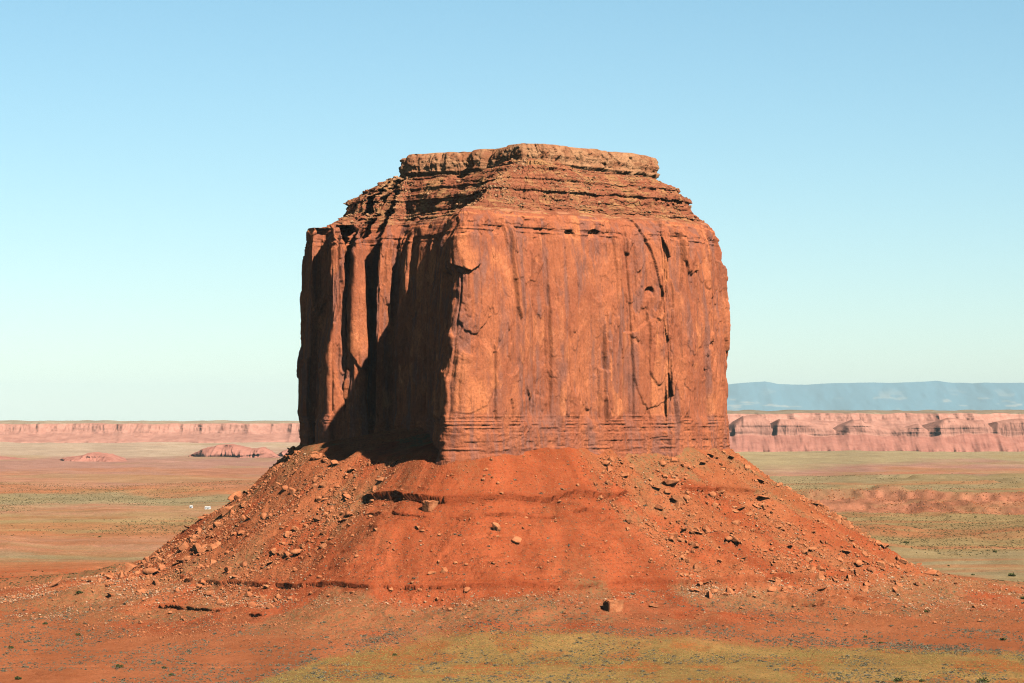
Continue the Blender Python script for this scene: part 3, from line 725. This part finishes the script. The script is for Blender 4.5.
def boulder(me, X, Y, size, label, group, rz=None, tilt=(0, 0), sink=.3, z=None, scale=None):
    o = link('boulder', me, None, None, label=label, category='boulder', group=group)
    z = float(hgt(X, Y)) if z is None else z
    hz_ = size * .6
    o.location = (X, Y, z + hz_ * (1 - sink) * .8)
    o.rotation_euler = (tilt[0], tilt[1], random.uniform(0, 6.28) if rz is None else rz)
    o.scale = (size,) * 3 if scale is None else scale
    return o
KEY = [  # px, row, half size in px, mesh, scale xyz, rz, tilt, label
    (613, 607, 8.5, BLOCK, (1, .9, .95), .5, (0, 0), 'big squared boulder casting a black shadow at the front foot of the red slope'),
    (496, 527, 6.5, ROCKS[1], (1, .9, .95), .3, (0, 0), 'pale orange boulder perched alone in the middle of the slope, rounded and upright'),
    (516, 540, 6.5, SLAB, (1, .9, 1.9), .4, (.5, .2), 'flat pale boulder lying just below the lone upright boulder mid slope'),
    (185, 545, 10, ROCKS[3], (1, .9, .85), 1.1, (0, 0), 'large rounded boulder on the left ridge of the slope, left of a dark shaded one'),
    (200, 549, 8.5, ROCKS[5], (1, .9, 1), 2.1, (.2, 0), 'large angular boulder with a black shaded side on the left ridge of the slope'),
    (131, 568, 8, ROCKS[2], (1.1, .9, 1), .7, (0, 0), 'dark red boulder at the lower end of the left ridge, with its end in shade'),
    (152, 572, 9, ROCKS[4], (1.3, .9, .7), 2.6, (0, 0), 'long low boulder beside the dark red one at the lower end of the left ridge'),
    (93, 579, 8, ROCKS[6], (1, .9, .85), .2, (0, 0), 'rounded boulder alone on the pale stony apron left of the slope'),
    (56, 582, 9, SLAB, (1.1, .9, 1.4), .2, (0, -.6), 'leaning wedge of rock, outermost on the skyline of the stony left apron'),
    (317, 457, 8, ROCKS[0], (.8, .8, 1.1), .4, (0, .3), 'sunlit pointed boulder against the black shade at the left cliff foot'),
    (676, 499, 11, ROCKS[8], (1.25, .9, .7), .3, (.1, .3), 'largest boulder on the right ledge, a broad orange block'),
    (669, 483, 9, SLAB, (1.2, .9, 1.5), 2.6, (.5, .5), 'tilted slab with dark underside above the broad orange block on the right'),
    (735, 541, 8, SLAB, (1, .8, 1.8), 1.9, (.8, .2), 'upright slab with a dark face in the rubble of the right flank'),
    (762, 498, 8, ROCKS[7], (1.4, .9, .6), .9, (0, .2), 'long flat boulder on the right ridge below the cliff end'),
    (728, 540, 6, ROCKS[9], (1, .9, .8), .9, (0, 0), 'rounded boulder touching the upright slab on the right flank'),
    (236, 497, 8, ROCKS[4], (1.5, .9, .8), .9, (0, -.4), 'jutting dark bottomed boulder on the left skyline of the slope'),
    (228, 510, 8, ROCKS[2], (1.4, .9, .8), .5, (0, -.4), 'smooth boulder on the left skyline just below the jutting one'),
    (467, 590, 5, ROCKS[5], (1, .9, 1), .5, (0, 0), 'squat boulder under the lower ledge in the middle of the slope'),
    (433, 572, 5.5, ROCKS[0], (1, .9, 1), .5, (0, 0), 'dark sided boulder of a close pair above the lower ledge, the left one'),
    (445, 570, 5.5, ROCKS[3], (1, .9, 1), .5, (0, 0), 'dark sided boulder of a close pair above the lower ledge, the right one'),
    (430, 506, 6.5, BLOCK, (1.1, .8, .9), .9, (.1, 0), 'dark block fallen from the upper ledge, with a black shadow under it'),
    (652, 605, 6, ROCKS[8], (1.3, .8, .6), .1, (0, 0), 'low boulder right of the big squared boulder at the foot of the slope'),
    (298, 552, 7, ROCKS[9], (1.2, .9, .8), .3, (0, 0), 'rounded orange boulder amid the rubble of the left flank'),
    (930, 572, 7, SLAB, (1.1, .8, 1.6), .2, (.2, 0), 'dark ended slab on the far right skyline where the red ledge runs out'),
    (894, 590, 4.5, ROCKS[1], (.9, .8, 1), .2, (.2, 0), 'small pointed boulder with black shade on the low right end of the slope'),
]
kx = []
for px, row, hs, me, sc_, rz, tl, lab in KEY:
    X, Y, z = hit(px, row + hs * .35)
    s = hs * Y / F
    boulder(me, X, Y, s, lab, 'boulders on the talus slope', rz, tl, .35, z, tuple(s * q for q in sc_)); kx.append((X, Y))

# scattered: sizes and places first, largest in view become boulders, the rest rubble
def rocky(X, Y):
    d = bil(dist, X, Y); an = angle(X, Y)
    side = np.maximum(sstep(-.4, -.6, an), sstep(.4, .62, an))
    cl = sstep(-.15, .45, fbm(an * 11, d / 30, 3, 801))
    p = (.26 + .74 * side) * (1 - sstep(150, 185, d)) * (.25 + .75 * cl)
    band = np.exp(-((d - 158) / 16) ** 2) * sstep(-1.3, -1.1, an) * (1 - sstep(.9, 1.2, an)) * sstep(-.3, .3, fbm(an * 8, d / 40, 3, 803) + .15)
    p = np.maximum(p, .9 * band)
    p = np.maximum(p, .22 * (1 - sstep(215, 300, d)))
    return np.where((d > 5) & (d < 330), p, 0), d, an
N = 520000
RX = rng.uniform(-420, 420, N); RY = rng.uniform(1880, 2500, N)
p, rd, ra = rocky(RX, RY); k = rng.uniform(size=N) < p * .5
RX, RY, rd, ra = RX[k], RY[k], rd[k], ra[k]
rs = .45 * (1 - rng.uniform(size=len(RX))) ** (-1 / 2.45); rs = np.minimum(rs, 3.9) * np.where(rd > 175, .6, 1.0) * np.where(np.abs(ra) < .45, .62, 1)
vis = np.abs(512 + F * RX / RY - 512) < 512
vis &= ~((RY > 2400) & (np.abs(RX) < 165))
order = np.argsort(-(rs * vis))
NB_BIG = 270
big = order[:NB_BIG]
for i in big:
    if ra[i] < -.45: lab = 'broken red sandstone boulder in the loose rubble of the left flank of the slope'; g = 'boulders on the left flank'
    elif ra[i] > .45: lab = 'broken red sandstone boulder in the loose rubble of the right flank of the slope'; g = 'boulders on the right flank'
    else: lab = 'broken red sandstone boulder lying on the bare middle face of the slope'; g = 'boulders on the middle face'
    boulder(ROCKS[random.randrange(10)] if random.random() < .75 else SLAB, RX[i], RY[i], rs[i] * 1.05, lab, g, None, (random.uniform(-.5, .5), random.uniform(-.5, .5)), .48)

def scatter_mesh(name, protos, X, Y, s, mat, sink=.3, zmul=1.0, **props):
    Vs, Fs = [], []; o = 0
    Z = hgt(X, Y)
    pid = rng.integers(0, len(protos), len(X))
    for k, (pv, pf) in enumerate(protos):
        m = np.where(pid == k)[0]
        if not len(m): continue
        a_ = rng.uniform(0, 6.28, len(m)); ca, sa = np.cos(a_)[:, None], np.sin(a_)[:, None]
        x = pv[None, :, 0] * ca - pv[None, :, 1] * sa; y_ = pv[None, :, 0] * sa + pv[None, :, 1] * ca
        ss = s[m][:, None]
        vv = np.stack([X[m][:, None] + x * ss, Y[m][:, None] + y_ * ss, Z[m][:, None] + (pv[None, :, 2] * zmul + .55 * (1 - sink) - (0 if sink else .55)) * ss], -1).reshape(-1, 3)
        ff = (pf[None] + (np.arange(len(m)) * len(pv))[:, None, None]).reshape(-1, pf.shape[1]) + o
        o += len(vv); Vs.append(vv); Fs.append(ff)
    me = raw_mesh(name, np.concatenate(Vs), np.concatenate(Fs), smooth=False)
    return link(name, me, mat, None, **props)
lowp = []
for k in range(8):
    r = np.random.default_rng(950 + k); lowp.append(rock_verts(950 + k, 1, (1, r.uniform(.6, 1), r.uniform(.45, .9))))
rest = order[NB_BIG:]
palep = np.clip(.10 + .5 * np.exp(-((rd[rest] - 160) / 18) ** 2), 0, 1)
pm = rng.uniform(size=len(rest)) < palep
scatter_mesh('rubble', lowp, RX[rest[~pm]], RY[rest[~pm]], rs[rest[~pm]], M_ROCK, kind='stuff')
N = 300000
SX = rng.uniform(-380, 380, N); SY = rng.uniform(1900, 2480, N); sd = bil(dist, SX, SY); sa = angle(SX, SY)
kk = (sd > 4) & (sd < 300) & (rng.uniform(size=N) < (.25 + .75 * sstep(-.35, .4, fbm(sa * 16, sd / 22, 3, 815))) * (1 - .65 * sstep(200, 300, sd)) * .5)
ssz = np.minimum(.24 * (1 - rng.uniform(size=kk.sum())) ** (-1 / 3.0), 1.1)
scatter_mesh('gravel', lowp, SX[kk], SY[kk], ssz, M_ROCK, kind='stuff')
# pale stones of the left and right apron as well
N = 110000
AX = rng.uniform(-440, 440, N); AY = rng.uniform(1900, 2420, N); ad = bil(dist, AX, AY); aa = angle(AX, AY)
ap = np.exp(-((ad - 195) / 42) ** 2) * (sstep(-.75, -1.0, aa) + .35 * sstep(.8, 1.1, aa)) * sstep(-.4, .4, fbm(AX / 30, AY / 30, 3, 811) + .1)
kk = rng.uniform(size=N) < ap * .8
asz = .46 * (1 - rng.uniform(size=N)) ** (-1 / 3.2); asz = np.minimum(asz, 1.5)
scatter_mesh('pale_rubble', lowp, np.concatenate([RX[rest[pm]], AX[kk]]), np.concatenate([RY[rest[pm]], AY[kk]]), np.concatenate([np.minimum(rs[rest[pm]], 1.5) * .9, asz[kk]]), M_PALE, kind='stuff')

# rubble below the cap
iu = rng.integers(0, P2.shape[1], 16000); ju = rng.integers(int(len(fr) * .12), len(fr) - 6, 16000)
pts = P2[ju, iu]; kk = (noise(pts[:, 0] / 18, pts[:, 1] / 18, 821) > -.1) & (pts[:, 1] < 2480)
pts = pts[kk]
ssz = np.minimum(.38 * (1 - rng.uniform(size=len(pts))) ** (-1 / 2.6), 2.2)
Vs, Fs, o = [], [], 0
for q, s_ in zip(pts, ssz):
    pv, pf = lowp[int(rng.integers(8))]; Vs.append(pv * s_ + q + np.array([0, 0, s_ * .25])); Fs.append(pf + o); o += len(pv)
link('scree', raw_mesh('scree', np.concatenate(Vs), np.concatenate(Fs), smooth=False), M_SCREE, butte, kind='stuff')

# ------------------------------------------------------------------ shrubs
def shrub_verts(seed, n, lw):
    r = np.random.default_rng(seed); V = []; Q = []
    for i in range(n):
        th = r.uniform(0, 6.28); ph = math.acos(r.uniform(.0, 1)); R = r.uniform(.45, 1) * (1 + .25 * math.sin(th * 3 + seed))
        c = np.array([math.cos(th) * math.sin(ph), math.sin(th) * math.sin(ph), math.cos(ph) * .8 + .08]) * R
        a1 = r.normal(size=3); a1 /= np.linalg.norm(a1); b1 = np.cross(a1, r.normal(size=3)); b1 /= np.linalg.norm(b1)
        w = lw * r.uniform(.6, 1.3); b = len(V)
        V += [c - a1 * w - b1 * w * .6, c + a1 * w - b1 * w * .6, c + a1 * w * .7 + b1 * w * .6, c - a1 * w * .7 + b1 * w * .6]; Q.append([b, b + 1, b + 2, b + 3])
    return np.array(V), np.array(Q)
sage_p = [shrub_verts(40 + k, 16, .42) for k in range(6)]
big_p = []
for k in range(5):
    V, Q = shrub_verts(60 + k, 110, .2); me = raw_mesh('shrub', V, Q, smooth=False); me.materials.append(M_SHRUB); big_p.append(me)
sage_m = []
for k in range(5):
    V, Q = shrub_verts(80 + k, 60, .26); me = raw_mesh('sagebrush', V, Q, smooth=False); me.materials.append(M_SAGE); sage_m.append(me)
def shrub(px, row, half_px, label, group, Y=None, mesh=None, name='shrub', cat='shrub'):
    if Y is None: X, Y, z = hit(px, row)
    else: X = (px - 512) / F * Y; z = float(hgt(X, Y))
    o = link(name, mesh or big_p[random.randrange(5)], None, None, label=label, category=cat, group=group)
    s = half_px * Y / F; o.location = (X, Y, z); o.scale = (s * random.uniform(.9, 1.2), s, s * .95); o.rotation_euler = (0, 0, random.uniform(0, 6.28)); return o
SH = [(12, 648, 3.2, 'dark green shrub on red soil, upper of two at the left photo edge'), (19, 679, 4, 'dark green shrub on red soil, lowest at the left end of the photo bottom'),
      (79, 635, 3, 'dark green shrub on red soil between the left shrubs and the low ledge'), (120, 667, 4, 'broad grey green shrub on the bare red foreground left of the grass'),
      (165, 668, 2.6, 'small green shrub on red soil right of the broad grey green one'), (172, 675, 2.8, 'dark shrub just below the small green shrub on the red foreground'),
      (80, 593, 3.4, 'grey green shrub on the pale stony apron under the lone rounded boulder'), (46, 624, 2.6, 'little shrub on the pale stony apron at left'),
      (897, 681, 4.5, 'dark shrub on orange soil, leftmost of three along the bottom right'), (921, 681, 3.2, 'low dark shrub on orange soil, middle of three along the bottom right'),
      (982, 682, 5.5, 'largest dark green shrub along the bottom right of the photo'), (926, 612, 3, 'green shrub on the stony right apron below the red ledge'), (1002, 640, 3.4, 'green shrub on the red apron near the right edge'),
      (880, 643, 2.4, 'small dark shrub above the grass at right'), (865, 637, 2.2, 'tiny dark shrub on the red apron above the grass'), (395, 655, 2.5, 'grey shrub on the yellow grass near its upper left border')]
for px, row, hs, lab in SH: shrub(px, row, hs, lab, 'dark shrubs of the foreground')
PLN = [(905, 543, 2.8, 'round dark bush on the plain beside the red dirt track'), (1011, 576, 4, 'biggest dark bush on the green plain at the right edge'), (994, 552, 2.4, 'dark bush on the green plain under the end of the track'),
       (972, 575, 2, 'small bush on the green plain left of the biggest bush'), (948, 566, 1.6, 'tiny bush on the green plain above the red skyline'), (1022, 598, 3, 'dark bush cut by the right edge above the stony apron'), (100, 537, 1.6, 'tiny dark bush on the orange plain left of the butte'), (975, 520, 1.5, 'tiny bush on the plain in front of the red step')]
for px, row, hs, lab in PLN:
    Y = F * 155 / (row - HZ); X = (px - 512) / F * Y
    for _ in range(6): Y = -F * float(hgt((px - 512) / F * Y, Y)) / (row - HZ)
    shrub(px, row, hs, lab, 'bushes on the plain behind', Y)

# sagebrush: many small grey tufts; the ones that show largest are things, the rest one mass
N = 240000
BX = rng.uniform(-420, 420, N); BY = rng.uniform(1640, 2330, N); bd = bil(dist, BX, BY)
ybb = np.interp(BX, YBX, YBY)
dens = .9 * np.exp(-((BY - ybb - 12) / 30) ** 2) * sstep(-.35, .3, fbm(BX / 28, BY / 50, 3, 841) + .1) + .30 * (BY < ybb) * sstep(-.2, .5, fbm(BX / 26, BY / 60, 3, 843)) + .30 * (BY > ybb) * (bd > 150) * sstep(-.5, .4, fbm(BX / 35, BY / 50, 3, 845))
dens = np.where((bd > 140) | (BY < 1980), dens, .085 * (bd > 12))
kk = (rng.uniform(size=N) < dens * .6) & (np.abs(BX / BY) < .19)
BX, BY = BX[kk], BY[kk]
bs = np.minimum(.42 * (1 - rng.uniform(size=len(BX))) ** (-1 / 4.0), 1.4)
vis = np.abs(BX / BY) < .164
vis &= (BY > 1695)
order = np.argsort(-(bs / BY * vis)); NBS = 276
for i in order[:NBS]:
    o = link('sagebrush', sage_m[random.randrange(5)], None, None, label='grey green sagebrush tuft dotted over the flat at the foot of the slope', category='sagebrush', group='sagebrush at the foot of the slope')
    s = bs[i]; o.location = (BX[i], BY[i], float(hgt(BX[i], BY[i]))); o.scale = (s * 1.15, s, s * .8); o.rotation_euler = (0, 0, random.uniform(0, 6.28))
r_ = order[NBS:]
scatter_mesh('sagebrush_cover', sage_p, BX[r_], BY[r_], bs[r_], M_SAGE, sink=0, zmul=.8, kind='stuff')
N = 90000
HX = rng.uniform(-330, 330, N); HY = rng.uniform(1660, 2010, N); yh = np.interp(HX, YBX, YBY)
kk = (HY < yh - 5) & (np.abs(HX / HY) < .18) & (rng.uniform(size=N) < .22 + .4 * sstep(-.3, .4, fbm(HX / 22, HY / 45, 3, 847)))
scatter_mesh('grass', sage_p, HX[kk], HY[kk], rng.uniform(.22, .5, kk.sum()), M_GRASS, sink=0, zmul=.9, kind='stuff')
# scrub over the wide plain
N = 64000
fy = 2500 * (6500 / 2500) ** rng.uniform(size=N); fx = rng.uniform(-.19, .19, N) * fy
kk = (rng.uniform(size=N) < sstep(-.3, .4, fbm(fx / 200, fy / 500, 3, 851))) & ~((np.abs(fx) < 300) & (fy < 2700))
fx, fy = fx[kk], fy[kk]
N = 40000
kx_ = rng.uniform(250, 900, N); ky_ = rng.uniform(4000, 4750, N); _, ks = plain(kx_, ky_); kk = (ks > .4) & (rng.uniform(size=N) < .3 * sstep(-.4, .4, fbm(kx_ / 40, ky_ / 60, 3, 853)))
scatter_mesh('step_rubble', lowp, kx_[kk], ky_[kk], rng.uniform(.5, 1.9, kk.sum()), M_ROCK, kind='stuff')
scatter_mesh('desert_scrub', sage_p, fx, fy, rng.uniform(.5, 1.1, len(fx)), M_SCRUB, sink=0, zmul=.8, kind='stuff')

# ------------------------------------------------------------------ the white buildings on the plain
M_WHITE = mat_plain('white_painted_siding', (.82, .80, .75)); M_ROOFM = mat_plain('pale_metal_roof', (.75, .73, .70), .5); M_DARKG = mat_plain('dark_window_glass', (.05, .06, .07), .2)
def box(name, mat, c, s, parent):
    bm = bmesh.new(); bmesh.ops.create_cube(bm, size=1.0)
    for v in bm.verts: v.co = Vector((v.co.x * s[0] + c[0], v.co.y * s[1] + c[1], v.co.z * s[2] + c[2]))
    me = bpy.data.meshes.new(name); bm.to_mesh(me); bm.free(); return link(name, me, mat, parent)
def house(px, row, w, label):
    Y = 4600.0
    for _ in range(6): Y = -F * float(hgt((px - 512) / F * Y, Y)) / (row - HZ)
    X = (px - 512) / F * Y
    r = link('house', None, label=label, category='house', group='white buildings on the plain'); r.location = (X, Y, float(hgt(X, Y)) - .3); r.rotation_euler = (0, 0, -.2)
    box('wall', M_WHITE, (0, 0, 1.6), (w, 5, 3.2), r)
    bm = bmesh.new(); hw = w / 2 + .3
    vs = [bm.verts.new(c) for c in ((-hw, -2.8, 3.2), (hw, -2.8, 3.2), (hw, 2.8, 3.2), (-hw, 2.8, 3.2), (-hw, 0, 4.2), (hw, 0, 4.2))]
    for f in ((0, 1, 5, 4), (2, 3, 4, 5), (0, 4, 3), (1, 2, 5), (3, 2, 1, 0)): bm.faces.new([vs[i] for i in f])
    me = bpy.data.meshes.new('roof'); bm.to_mesh(me); bm.free(); link('roof', me, M_ROOFM, r)
    box('door', M_DARKG, (0, -2.53, 1.1), (.9, .06, 2), r)
    for q in (-.3, .3): box('window', M_DARKG, (w * q, -2.53, 1.8), (1.0, .06, .9), r)
house(208, 507.5, 7.6, 'white house standing alone on the green band of plain left of the butte')
house(191.5, 508, 3.6, 'small white shed left of the white house on the far plain')

# ------------------------------------------------------------------ haze
bm = bmesh.new(); bmesh.ops.create_cube(bm, size=1.0)
for v in bm.verts: v.co = Vector((v.co.x * 620000, v.co.y * 240000 + 75000, v.co.z * 3300 - 350))
me = bpy.data.meshes.new('haze'); bm.to_mesh(me); bm.free()
hm = bpy.data.materials.new('haze_air'); hm.use_nodes = True; ht = hm.node_tree; ht.nodes.clear()
pv = ht.nodes.new('ShaderNodeVolumePrincipled'); mo = ht.nodes.new('ShaderNodeOutputMaterial')
pv.inputs['Color'].default_value = (.74, .95, 1.0, 1); pv.inputs['Density'].default_value = HAZE_DENSITY; pv.inputs['Anisotropy'].default_value = -0.35
ht.links.new(pv.outputs[0], mo.inputs['Volume'])
hm.cycles.volume_sampling = 'DISTANCE'; hm.cycles.homogeneous_volume = True
link('haze', me, hm, kind='stuff')
